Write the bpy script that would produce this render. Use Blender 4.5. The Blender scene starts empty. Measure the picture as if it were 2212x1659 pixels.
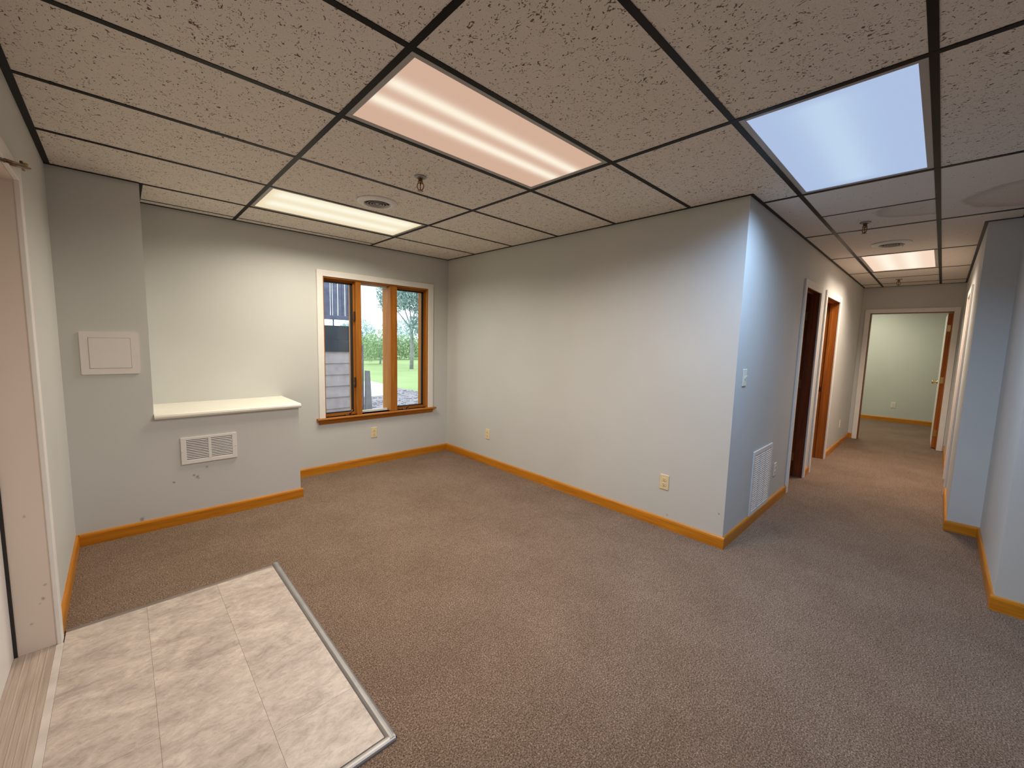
import bpy, bmesh, math, random
from mathutils import Matrix, Vector
random.seed(7)
SC = bpy.context.scene
COL = SC.collection

# ------------------------------------------------------------------ camera, sky, exposure
CAM_POS = (-0.7595, -1.3297, 1.4069)
RIGHT = (0.72390858, -0.68939621, 0.02625316)
DOWN = (-0.05222735, -0.09270713, -0.99432273)
FWD = (0.68791618, 0.71842762, -0.10311683)
cd = bpy.data.cameras.new('camera')
cam = bpy.data.objects.new('camera', cd)
COL.objects.link(cam)
cam.matrix_world = Matrix(((RIGHT[0], -DOWN[0], -FWD[0], CAM_POS[0]),
                           (RIGHT[1], -DOWN[1], -FWD[1], CAM_POS[1]),
                           (RIGHT[2], -DOWN[2], -FWD[2], CAM_POS[2]),
                           (0, 0, 0, 1)))
cd.sensor_fit = 'HORIZONTAL'
cd.sensor_width = 36.0
cd.lens = 884.2 / 2212 * 36.0
cd.clip_start = 0.02
cd.clip_end = 300
SC.camera = cam

w = bpy.data.worlds.new('overcast_sky')
SC.world = w
w.use_nodes = True
bg = w.node_tree.nodes['Background']
bg.inputs['Color'].default_value = (0.86, 0.93, 1.0, 1)
bg.inputs['Strength'].default_value = 3.0

vs = SC.view_settings
vs.view_transform = 'Standard'
vs.look = 'None'
vs.exposure = 0.0
vs.gamma = 1.0
vs.use_curve_mapping = False
SC.cycles.use_denoising = True
SC.cycles.max_bounces = 10
SC.cycles.diffuse_bounces = 6
SC.cycles.transparent_max_bounces = 12
SC.cycles.sample_clamp_indirect = 6.0

LAMP_WATTS = {'room': 31.0, 'alcove': 27.0, 'blue': 30.0, 'hall': 32.0, 'office': 29.0}

# ------------------------------------------------------------------ dimensions (metres)
T = 0.6096
ZC = 2.381
XL = -1.032
XR = 2.225
YW = 2.982
YF = 2.4384
YH = -0.385
YHR = -1.475
XS1, XS2, YS = 3.94, 2.668, -1.65
XE = 7.725
YB = -3.3
XFAR = 10.45
COLX = -0.615
HALFX = 0.32

# ------------------------------------------------------------------ node helpers
def new_mat(name):
    m = bpy.data.materials.new(name)
    m.use_nodes = True
    nt = m.node_tree
    return m, nt, nt.nodes['Principled BSDF']

def N(nt, typ, **kw):
    n = nt.nodes.new(typ)
    for k, v in kw.items():
        if k in n.inputs:
            n.inputs[k].default_value = v
        else:
            setattr(n, k, v)
    return n

def L(nt, a, b):
    nt.links.new(a, b)

def coords(nt, scale=(1, 1, 1), rnd=False, kind='Object'):
    tc = N(nt, 'ShaderNodeTexCoord')
    mp = N(nt, 'ShaderNodeMapping')
    mp.inputs['Scale'].default_value = scale
    L(nt, tc.outputs[kind], mp.inputs['Vector'])
    if rnd:
        oi = N(nt, 'ShaderNodeObjectInfo')
        mu = N(nt, 'ShaderNodeMath', operation='MULTIPLY')
        mu.inputs[1].default_value = 97.0
        cb = N(nt, 'ShaderNodeCombineXYZ')
        L(nt, oi.outputs['Random'], mu.inputs[0])
        for i in range(3):
            L(nt, mu.outputs[0], cb.inputs[i])
        L(nt, cb.outputs[0], mp.inputs['Location'])
    return mp.outputs[0]

def ramp(nt, fac, stops):
    r = N(nt, 'ShaderNodeValToRGB')
    e = r.color_ramp.elements
    while len(e) < len(stops):
        e.new(0.5)
    for el, (p, c) in zip(e, stops):
        el.position = p
        el.color = (*c, 1) if len(c) == 3 else c
    L(nt, fac, r.inputs[0])
    return r.outputs[0]

def noise(nt, vec, scale, detail=2, rough=0.5, dist=0.0):
    n = N(nt, 'ShaderNodeTexNoise')
    n.inputs['Scale'].default_value = scale
    n.inputs['Detail'].default_value = detail
    n.inputs['Roughness'].default_value = rough
    n.inputs['Distortion'].default_value = dist
    L(nt, vec, n.inputs['Vector'])
    return n.outputs['Fac']

def bump(nt, bsdf, height, strength=0.2, dist=0.002):
    b = N(nt, 'ShaderNodeBump')
    b.inputs['Strength'].default_value = strength
    b.inputs['Distance'].default_value = dist
    L(nt, height, b.inputs['Height'])
    L(nt, b.outputs[0], bsdf.inputs['Normal'])

def mixc(nt, fac, a, b, mode='MIX'):
    m = N(nt, 'ShaderNodeMix', data_type='RGBA', blend_type=mode)
    for sock, v in ((m.inputs[0], fac), (m.inputs[6], a), (m.inputs[7], b)):
        if isinstance(v, (int, float)):
            sock.default_value = v
        elif isinstance(v, tuple):
            sock.default_value = (*v, 1) if len(v) == 3 else v
        else:
            L(nt, v, sock)
    return m.outputs[2]

def plain(name, color, rough=0.5, metal=0.0, bumpy=0.0, bscale=300, var=0.0):
    m, nt, b = new_mat(name)
    b.inputs['Roughness'].default_value = rough
    b.inputs['Metallic'].default_value = metal
    v = coords(nt)
    n1 = noise(nt, v, 9.0, 3)
    d = tuple(max(0, c * (1 - var)) for c in color)
    L(nt, ramp(nt, n1, [(0.3, d), (0.7, color)]), b.inputs['Base Color'])
    if bumpy:
        bump(nt, b, noise(nt, v, bscale, 2), bumpy, 0.001)
    return m

def paint(name, color, rough=0.55, marks=()):
    m, nt, b = new_mat(name)
    b.inputs['Roughness'].default_value = rough
    v = coords(nt)
    big = noise(nt, v, 1.3, 2)
    col = ramp(nt, big, [(0.3, tuple(c * 0.96 for c in color)), (0.7, tuple(min(1, c * 1.03) for c in color))])
    for (p, r, c) in marks:                       # scuffs: small worn spots of their own shape
        geo = N(nt, 'ShaderNodeNewGeometry')
        ns = N(nt, 'ShaderNodeTexNoise')
        ns.inputs['Scale'].default_value = 60
        L(nt, geo.outputs['Position'], ns.inputs['Vector'])
        sub = N(nt, 'ShaderNodeVectorMath', operation='DISTANCE')
        L(nt, geo.outputs['Position'], sub.inputs[0])
        sub.inputs[1].default_value = p
        ad = N(nt, 'ShaderNodeMath', operation='MULTIPLY_ADD')
        L(nt, ns.outputs['Fac'], ad.inputs[0])
        ad.inputs[1].default_value = r * 2.4
        L(nt, sub.outputs['Value'], ad.inputs[2])
        fac = ramp(nt, ad.outputs[0], [(r * 1.4, (0.75, 0.75, 0.75)), (r * 2.3, (0, 0, 0))])
        col = mixc(nt, fac, col, c)
    L(nt, col, b.inputs['Base Color'])
    bump(nt, b, noise(nt, v, 420, 2), 0.12, 0.001)
    return m

def wood(name, axis, light, dark, rough=0.35):
    m, nt, b = new_mat(name)
    sc = [30.0, 30.0, 30.0]
    sc[axis] = 1.6
    v = coords(nt, tuple(sc), rnd=True)
    g = noise(nt, v, 1.0, 5, 0.62, 0.6)
    sc2 = [160.0] * 3
    sc2[axis] = 6.0
    v2 = coords(nt, tuple(sc2), rnd=True)
    f = noise(nt, v2, 1.0, 2)
    c1 = ramp(nt, g, [(0.28, dark), (0.5, tuple((a + c) / 2 for a, c in zip(light, dark))), (0.72, light)])
    c2 = ramp(nt, f, [(0.25, (0.72, 0.66, 0.6)), (0.6, (1, 1, 1))])
    L(nt, mixc(nt, 0.6, c1, c2, 'MULTIPLY'), b.inputs['Base Color'])
    b.inputs['Roughness'].default_value = rough
    b.inputs['Specular IOR Level'].default_value = 0.3
    bump(nt, b, f, 0.12, 0.0008)
    return m

M = {}
WALLC = (0.60, 0.605, 0.585)
M['wall'] = paint('grey_wall_paint', WALLC)
M['wall_half'] = paint('grey_wall_paint_scuffed', WALLC, marks=[
    ((-0.409, YF, 0.351), 0.010, (0.16, 0.14, 0.13)), ((-0.392, YF, 0.334), 0.014, (0.12, 0.11, 0.10)),
    ((-0.528, YF, 0.324), 0.008, (0.2, 0.18, 0.17)), ((-0.33, YF, 0.40), 0.012, (0.34, 0.31, 0.30))])
M['wall_col'] = paint('grey_wall_paint_column', WALLC, marks=[((-0.712, YF, 0.097), 0.016, (0.28, 0.22, 0.19))])
M['wall_r'] = paint('grey_wall_paint_right', WALLC, marks=[((XR, -0.35, 0.241), 0.007, (0.15, 0.13, 0.12)),
                                                          ((XR, 0.02, 0.105), 0.012, (0.36, 0.32, 0.30))])
M['office'] = paint('pale_green_office_paint', (0.60, 0.62, 0.54))
M['white'] = plain('white_trim_paint', (0.84, 0.81, 0.77), 0.4, var=0.05)
M['jambpaint'] = paint('scuffed_white_jamb_paint', (0.74, 0.64, 0.56), 0.5, marks=[
    ((-1.05, 1.275, 0.30), 0.006, (0.26, 0.17, 0.15)), ((-1.06, 1.275, 0.24), 0.006, (0.26, 0.19, 0.17)),
    ((-1.07, 1.275, 0.22), 0.005, (0.2, 0.17, 0.15)), ((-1.10, 1.275, 0.14), 0.004, (0.15, 0.10, 0.09)),
    ((-1.09, 1.275, 0.62), 0.007, (0.42, 0.29, 0.26))])
M['ledge'] = plain('cream_ledge_paint', (0.86, 0.83, 0.74), 0.38, var=0.05)
M['metalwhite'] = plain('white_enamel_metal', (0.80, 0.78, 0.75), 0.35, var=0.03)
M['plastic'] = plain('white_plastic', (0.80, 0.75, 0.72), 0.45, var=0.03)
M['almond'] = plain('almond_plastic', (0.80, 0.66, 0.40), 0.35, var=0.04)
M['ivory'] = plain('ivory_plastic', (0.80, 0.77, 0.66), 0.35, var=0.03)
M['slot'] = plain('opening_shade', (0.02, 0.016, 0.013), 0.9)  # near-black colour standing in for shade inside outlet slots and diffuser openings
M['duct_shade'] = plain('painted_duct_shade', (0.10, 0.08, 0.07), 0.9)  # flat dark sheet behind the louvres, painted in for the shade of the duct
M['tee'] = plain('black_grid_metal', (0.008, 0.0065, 0.006), 0.38, bumpy=0.05)
M['tee'].node_tree.nodes['Principled BSDF'].inputs['Specular IOR Level'].default_value = 0.12
M['troffer'] = plain('grey_fixture_frame', (0.42, 0.40, 0.38), 0.35, var=0.05)
M['brass'] = plain('brass', (0.62, 0.45, 0.20), 0.3, 1.0)
M['bronze'] = plain('dark_bronze', (0.20, 0.12, 0.08), 0.32, 0.9)
M['chromebrown'] = plain('aged_brass_sprinkler', (0.34, 0.20, 0.12), 0.25, 1.0)
M['black'] = plain('black_rubber', (0.02, 0.018, 0.017), 0.6)
M['alu'] = plain('brushed_aluminium', (0.40, 0.39, 0.385), 0.48, 0.8, 0.15, 200, 0.2)
M['alufar'] = plain('dull_brown_strip', (0.23, 0.19, 0.17), 0.5, 0.2, 0.1, 200, 0.15)
OAK_L, OAK_D = (0.66, 0.26, 0.018), (0.46, 0.155, 0.008)
for i, ax in enumerate('xyz'):
    M['oak_' + ax] = wood('oak_trim_' + ax, i, OAK_L, OAK_D)
    M['win_' + ax] = wood('window_wood_' + ax, i, (0.52, 0.195, 0.02), (0.30, 0.095, 0.008), 0.62)
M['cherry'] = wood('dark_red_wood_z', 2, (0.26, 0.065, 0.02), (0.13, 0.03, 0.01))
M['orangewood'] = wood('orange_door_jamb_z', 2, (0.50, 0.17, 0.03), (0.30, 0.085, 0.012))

def carpet():
    m, nt, b = new_mat('brown_fleck_carpet')
    v = coords(nt)
    f1 = noise(nt, v, 165, 5, 0.92)
    f2 = noise(nt, v, 430, 3, 0.8)
    big = noise(nt, v, 2.1, 5, 0.7)
    vm = coords(nt, (1.0, 1.0, 1.0))
    mid = noise(nt, vm, 30, 5, 0.8)
    c1 = ramp(nt, f1, [(0.37, (0.022, 0.013, 0.008)), (0.455, (0.130, 0.090, 0.064)), (0.54, (0.270, 0.200, 0.150)), (0.64, (0.60, 0.475, 0.375))])
    c2 = ramp(nt, f2, [(0.36, (0.42, 0.37, 0.34)), (0.64, (1.5, 1.46, 1.43))])
    c = mixc(nt, 0.8, c1, c2, 'MULTIPLY')
    c3 = ramp(nt, big, [(0.30, (0.79, 0.75, 0.71)), (0.70, (1.13, 1.13, 1.14))])
    c = mixc(nt, 0.75, c, c3, 'MULTIPLY')
    c4 = ramp(nt, mid, [(0.34, (0.80, 0.77, 0.74)), (0.66, (1.14, 1.14, 1.14))])
    c = mixc(nt, 0.8, c, c4, 'MULTIPLY')
    L(nt, c, b.inputs['Base Color'])
    b.inputs['Roughness'].default_value = 0.95
    b.inputs['Specular IOR Level'].default_value = 0.15
    bump(nt, b, f1, 0.6, 0.003)
    return m
M['carpet'] = carpet()

def ceiling_tile(name, stain=None, base=(0.82, 0.76, 0.69), thr=0.715):
    m, nt, b = new_mat(name)
    v = coords(nt, (1, 1, 1), rnd=True)
    va = coords(nt, (1.0, 0.7, 1.0), rnd=True)
    fis = noise(nt, va, 78, 1.0, 0.45, 1.8)
    patch = noise(nt, v, 26, 2, 0.5)
    add = N(nt, 'ShaderNodeMath', operation='MULTIPLY_ADD')
    L(nt, patch, add.inputs[0])
    add.inputs[1].default_value = 0.16
    L(nt, fis, add.inputs[2])
    mask = ramp(nt, add.outputs[0], [(thr, (0, 0, 0)), (thr + 0.05, (1, 1, 1))])
    fine = noise(nt, v, 330, 2, 0.7)
    col = ramp(nt, fine, [(0.3, tuple(c * 0.82 for c in base)), (0.7, tuple(c * 1.1 for c in base))])
    if stain:
        cx, cy, r1, asp = stain
        geo = N(nt, 'ShaderNodeNewGeometry')
        sx = N(nt, 'ShaderNodeVectorMath', operation='SUBTRACT')
        L(nt, geo.outputs['Position'], sx.inputs[0])
        sx.inputs[1].default_value = (cx, cy, ZC)
        ms = N(nt, 'ShaderNodeVectorMath', operation='MULTIPLY')
        L(nt, sx.outputs[0], ms.inputs[0])
        ms.inputs[1].default_value = (1, asp, 0)
        ln = N(nt, 'ShaderNodeVectorMath', operation='LENGTH')
        L(nt, ms.outputs[0], ln.inputs[0])
        wn = noise(nt, v, 9, 3)
        a2 = N(nt, 'ShaderNodeMath', operation='MULTIPLY_ADD')
        L(nt, wn, a2.inputs[0])
        a2.inputs[1].default_value = 0.06
        L(nt, ln.outputs['Value'], a2.inputs[2])
        sf = ramp(nt, a2.outputs[0], [(0.0, (0.12, 0.12, 0.12)), (r1 * 0.80, (0.16, 0.16, 0.16)), (r1, (0.42, 0.42, 0.42)), (r1 * 1.05, (0, 0, 0))])
        col = mixc(nt, sf, col, (0.33, 0.24, 0.17))
    col = mixc(nt, mask, col, (0.15, 0.105, 0.075))
    L(nt, col, b.inputs['Base Color'])
    b.inputs['Roughness'].default_value = 0.9
    inv = N(nt, 'ShaderNodeMath', operation='SUBTRACT')
    L(nt, fine, inv.inputs[0])
    L(nt, mask, inv.inputs[1])
    bump(nt, b, inv.outputs[0], 0.45, 0.002)
    return m
M['ctile'] = ceiling_tile('fissured_ceiling_tile')
M['ctile_stain'] = ceiling_tile('water_stained_ceiling_tile', (3.2, -1.26, 0.29, 0.75), thr=0.80)
M['ctile_stain2'] = ceiling_tile('water_stained_edge_tile', (3.25, -1.75, 0.36, 0.8), thr=0.80)
M['ctile_hall'] = ceiling_tile('smooth_hall_ceiling_tile', thr=0.80)
M['deck'] = plain('plenum_deck', (0.1, 0.1, 0.1), 0.9)

def vinyl():
    m, nt, b = new_mat('stone_look_vinyl_tile')
    v = coords(nt, (1.0, 1.7, 1.0), rnd=True)
    n1 = noise(nt, v, 6.0, 7, 0.68, 0.7)
    n2 = noise(nt, v, 26, 6, 0.78, 0.5)
    c1 = ramp(nt, n1, [(0.30, (0.38, 0.31, 0.265)), (0.44, (0.49, 0.41, 0.355)), (0.55, (0.57, 0.485, 0.42)), (0.72, (0.68, 0.59, 0.505))])
    c2 = ramp(nt, n2, [(0.32, (0.66, 0.63, 0.61)), (0.5, (0.97, 0.97, 0.97)), (0.68, (1.16, 1.15, 1.13))])
    L(nt, mixc(nt, 0.8, c1, c2, 'MULTIPLY'), b.inputs['Base Color'])
    b.inputs['Roughness'].default_value = 0.42
    bump(nt, b, n2, 0.25, 0.002)
    return m
M['vinyl'] = vinyl()
M['threshold'] = wood('worn_threshold', 1, (0.56, 0.47, 0.40), (0.40, 0.325, 0.27), 0.6)
M['strip'] = plain('worn_white_strip', (0.68, 0.61, 0.55), 0.5, var=0.25)

def glass():
    m = bpy.data.materials.new('window_glass')
    m.use_nodes = True
    nt = m.node_tree
    for n in list(nt.nodes):
        nt.nodes.remove(n)
    out = N(nt, 'ShaderNodeOutputMaterial')
    tr = N(nt, 'ShaderNodeBsdfTransparent')
    tr.inputs[0].default_value = (0.93, 0.96, 0.98, 1)
    gl = N(nt, 'ShaderNodeBsdfGlossy')
    gl.inputs['Roughness'].default_value = 0.02
    mx = N(nt, 'ShaderNodeMixShader')
    mx.inputs[0].default_value = 0.06
    L(nt, tr.outputs[0], mx.inputs[1])
    L(nt, gl.outputs[0], mx.inputs[2])
    L(nt, mx.outputs[0], out.inputs[0])
    return m
M['glass'] = glass()

def lens(name, edge, band, bands, width, half=0.58, strength=1.0):
    """lit prismatic diffuser of a fluorescent fixture: its own light, brighter along the tubes"""
    m = bpy.data.materials.new(name)
    m.use_nodes = True
    nt = m.node_tree
    for n in list(nt.nodes):
        nt.nodes.remove(n)
    out = N(nt, 'ShaderNodeOutputMaterial')
    em = N(nt, 'ShaderNodeEmission')
    tc = N(nt, 'ShaderNodeTexCoord')
    sp = N(nt, 'ShaderNodeSeparateXYZ')
    L(nt, tc.outputs['Object'], sp.inputs[0])
    def math_(op, a, b=None, c=None):
        n = N(nt, 'ShaderNodeMath', operation=op)
        for i, q in enumerate((a, b, c)):
            if q is None:
                continue
            if isinstance(q, (int, float)):
                n.inputs[i].default_value = q
            else:
                L(nt, q, n.inputs[i])
        return n.outputs[0]
    tot = None
    for y0 in bands:
        d = math_('DIVIDE', math_('SUBTRACT', sp.outputs['Y'], y0), width)
        g = math_('POWER', 2.718, math_('MULTIPLY', math_('MULTIPLY', d, d), -1.0))
        tot = g if tot is None else math_('ADD', tot, g)
    ax = math_('ABSOLUTE', sp.outputs['X'])
    endf = N(nt, 'ShaderNodeMapRange', interpolation_type='SMOOTHSTEP')
    L(nt, ax, endf.inputs[0])
    for i, q in enumerate((half, half - 0.10, 0.0, 1.0)):
        endf.inputs[i + 1].default_value = q
    tot = math_('MINIMUM', math_('MULTIPLY', tot, endf.outputs[0]), 1.0)
    wx = math_('SINE', math_('MULTIPLY', sp.outputs['X'], 640.0))
    wy = math_('SINE', math_('MULTIPLY', sp.outputs['Y'], 640.0))
    pr = math_('MULTIPLY_ADD', math_('MULTIPLY', wx, wy), 0.05, 1.0)
    L(nt, mixc(nt, tot, edge, band), em.inputs[0])
    L(nt, math_('MULTIPLY', pr, strength), em.inputs[1])
    L(nt, em.outputs[0], out.inputs[0])
    return m

# ------------------------------------------------------------------ mesh helpers
def bx(bm, x0, x1, y0, y1, z0, z1, bev=0.0):
    if x1 < x0: x0, x1 = x1, x0
    if y1 < y0: y0, y1 = y1, y0
    if z1 < z0: z0, z1 = z1, z0
    r = bmesh.ops.create_cube(bm, size=1.0, matrix=Matrix.Translation(((x0 + x1) / 2, (y0 + y1) / 2, (z0 + z1) / 2)) @
                              Matrix.Diagonal((x1 - x0, y1 - y0, z1 - z0, 1)))
    if bev:
        es = {e for v in r['verts'] for e in v.link_edges}
        bmesh.ops.bevel(bm, geom=list(es), offset=bev, segments=2, affect='EDGES', profile=0.5)

def prism(bm, pts, axis, a0, a1):
    """extrude a 2-D outline along an axis; pts are (u, v) in the remaining axes in order"""
    def P(u, v, a):
        return {0: (a, u, v), 1: (u, a, v), 2: (u, v, a)}[axis]
    A = [bm.verts.new(P(u, v, a0)) for u, v in pts]
    B = [bm.verts.new(P(u, v, a1)) for u, v in pts]
    n = len(pts)
    fs = [bm.faces.new(A), bm.faces.new(list(reversed(B)))]
    for i in range(n):
        fs.append(bm.faces.new((A[i], B[i], B[(i + 1) % n], A[(i + 1) % n])))
    bmesh.ops.recalc_face_normals(bm, faces=fs)

def lathe(bm, prof, n=32, mat=None):
    rings = []
    for r, z in prof:
        rings.append([bm.verts.new((r * math.cos(2 * math.pi * i / n), r * math.sin(2 * math.pi * i / n), z)) for i in range(n)])
    fs = []
    for a, b in zip(rings[:-1], rings[1:]):
        for i in range(n):
            fs.append(bm.faces.new((a[i], a[(i + 1) % n], b[(i + 1) % n], b[i])))
    if prof[0][0] > 1e-4 and prof[0] != prof[-1]:
        pass
    return fs

def tube(bm, pts, r, n=8, r1=None):
    pts = [Vector(p) for p in pts]
    r1 = r if r1 is None else r1
    rings = []
    for i, p in enumerate(pts):
        d = (pts[min(i + 1, len(pts) - 1)] - pts[max(i - 1, 0)]).normalized()
        u = d.orthogonal().normalized() if not rings else (rings_u - d * rings_u.dot(d)).normalized()
        rings_u = u
        vv = d.cross(u)
        rr = r + (r1 - r) * i / (len(pts) - 1)
        rings.append([bm.verts.new(p + (u * math.cos(2 * math.pi * k / n) + vv * math.sin(2 * math.pi * k / n)) * rr) for k in range(n)])
    fs = [bm.faces.new(list(reversed(rings[0]))), bm.faces.new(rings[-1])]
    for a, b in zip(rings[:-1], rings[1:]):
        for k in range(n):
            fs.append(bm.faces.new((a[k], a[(k + 1) % n], b[(k + 1) % n], b[k])))
    bmesh.ops.recalc_face_normals(bm, faces=fs)
    for f in fs[2:]:
        f.smooth = True

def obj(name, bm, mat, parent=None, loc=None):
    me = bpy.data.meshes.new(name)
    bm.to_mesh(me)
    bm.free()
    me.materials.append(M[mat] if isinstance(mat, str) else mat)
    o = bpy.data.objects.new(name, me)
    COL.objects.link(o)
    if loc is not None:
        o.location = loc
    if parent is not None:
        o.parent = parent
    return o

def boxobj(name, b, mat, parent=None, bev=0.0):
    bm = bmesh.new()
    bx(bm, *b, bev)
    return obj(name, bm, mat, parent)

def tag(o, label=None, cat=None, group=None, kind=None):
    if label: o['label'] = label
    if cat: o['category'] = cat
    if group: o['group'] = group
    if kind: o['kind'] = kind
    return o

def empty(name, loc=(0, 0, 0), rz=0.0):
    o = bpy.data.objects.new(name, None)
    o.empty_display_size = 0.05
    COL.objects.link(o)
    o.location = loc
    o.rotation_euler = (0, 0, rz)
    return o

def copy_tree(o, parent=None):
    c = o.copy()
    COL.objects.link(c)
    if parent is not None:
        c.parent = parent
    for ch in list(o.children):
        copy_tree(ch, c)
    return c

def smooth(o):
    for p in o.data.polygons:
        p.use_smooth = True
    return o

def struct(name, boxes, mat, label=None, bev=0.0):
    bm = bmesh.new()
    for b in boxes:
        bx(bm, *b, bev)
    o = obj(name, bm, mat)
    return tag(o, label=label, kind='structure')

# ------------------------------------------------------------------ room shell
struct('floor', [(XL - 0.35, 10.7, YB - 0.1, 3.1, -0.12, 0.0)], 'carpet', 'brown flecked loop carpet running through room and hallway')
D1Y0, D1Y1 = 0.07, 1.275          # entrance door opening in the left wall
struct('wall_left', [(XL - 0.2, XL, YB, D1Y0, 0, 2.6), (XL - 0.2, XL, D1Y1, YW + 0.2, 0, 2.6), (XL - 0.2, XL, D1Y0, D1Y1, 2.0, 2.6)], 'wall',
       'grey painted wall holding the entrance door')
WX0, WX1, WZ0, WZ1 = 0.726, 1.94, 0.575, 2.004
struct('wall_window', [(XL, WX0, YW, YW + 0.2, 0, 2.6), (WX1, XR + 0.12, YW, YW + 0.2, 0, 2.6), (WX0, WX1, YW, YW + 0.2, 0, WZ0), (WX0, WX1, YW, YW + 0.2, WZ1, 2.6)],
       'wall', 'grey painted wall around the window')
struct('wall_column', [(XL, COLX, YF, YW, 0, 2.6)], 'wall_col', 'full-height grey chase wall carrying the white access panel')
struct('wall_half', [(COLX, HALFX, YF, YW, 0, 0.795)], 'wall_half', 'low grey half wall below the cream ledge')
struct('wall_right', [(XR, XR + 0.12, YH, YW, 0, 2.6)], 'wall_r', 'long plain grey wall right of the window')
DH = 1.995
A0, A1 = 3.935, 4.59              # first hall door
B0, B1 = 4.925, 5.745             # second hall door
struct('wall_hall_left', [(XR + 0.12, A0 - 0.018, YH, YH + 0.12, 0, 2.6), (A1 + 0.018, B0 - 0.018, YH, YH + 0.12, 0, 2.6), (B1 + 0.018, XE + 0.12, YH, YH + 0.12, 0, 2.6),
                          (A0 - 0.018, A1 + 0.018, YH, YH + 0.12, DH + 0.018, 2.6), (B0 - 0.018, B1 + 0.018, YH, YH + 0.12, DH + 0.018, 2.6)], 'wall', 'grey hallway wall with two open doorways')
E0, E1 = -1.392, -0.497           # end doorway
struct('wall_hall_end', [(XE, XE + 0.12, E1, YH, 0, 2.6), (XE, XE + 0.12, YHR - 0.12, E0, 0, 2.6), (XE, XE + 0.12, E0, E1, 1.99, 2.6)], 'wall',
       'grey wall closing the hallway around the end doorway')
C0, C1 = 5.16, 5.84               # right hall door
struct('wall_hall_right', [(XS1 + 0.12, C0, YHR - 0.12, YHR, 0, 2.6), (C1, XE, YHR - 0.12, YHR, 0, 2.6), (C0, C1, YHR - 0.12, YHR, DH, 2.6)], 'wall',
       'grey hallway wall opposite the two doorways')
struct('wall_step', [(XS2, XS1 + 0.12, YS - 0.12, YS, 0, 2.6), (XS1, XS1 + 0.12, YS, YHR, 0, 2.6)], 'wall', 'short stepped wall faces where the hallway narrows')
struct('wall_step_near', [(XS2, XS2 + 0.12, YB, YS - 0.12, 0, 2.6)], 'wall', 'grey wall face at the far right edge of the room')
struct('wall_back', [(XL - 0.2, XS2 + 0.12, YB - 0.12, YB, 0, 2.6)], 'wall', 'grey wall behind the viewpoint')
# rooms behind the doorways
struct('wall_side_room', [(2.345, 2.465, YH + 0.12, 2.2, 0, 2.6), (2.345, 7.845, 2.2, 2.32, 0, 2.6), (7.725, 7.845, YH + 0.12, 2.2, 0, 2.6)], 'wall', 'walls of the dark rooms beyond the hall doors')
struct('wall_closet', [(XS1 + 0.12, XE + 0.12, -2.9, -2.78, 0, 2.6), (XS1, XS1 + 0.12, -2.9, YS - 0.121, 0, 2.6), (XE, XE + 0.12, -2.9, YHR - 0.12, 0, 2.6)], 'wall', 'walls of the closed room right of the hallway')
struct('wall_office', [(XFAR, XFAR + 0.12, -2.9, 1.5, 0, 2.6), (XE + 0.12, XFAR, 1.38, 1.5, 0, 2.6), (XE + 0.12, XFAR, -2.9, -2.78, 0, 2.6)], 'office', 'pale green far wall seen through the end doorway')

# ------------------------------------------------------------------ ceiling grid
ceil = struct('ceiling', [(XL - 0.2, XFAR + 0.12, YB - 0.12, YW + 0.2, ZC + 0.16, ZC + 0.22)], 'deck', 'suspended ceiling of fissured tiles in a black grid')
struct('ceiling_office', [(XE + 0.12, XFAR, -2.78, 1.38, ZC, ZC + 0.05)], 'office', 'plain ceiling of the room beyond the end doorway')
struct('ceiling_side_rooms', [(2.465, 7.725, YH + 0.12, 2.2, ZC, ZC + 0.05), (XS1 + 0.12, XE, -2.78, YHR - 0.12, ZC, ZC + 0.05)], 'wall', 'ceilings of the unlit side rooms')

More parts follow.
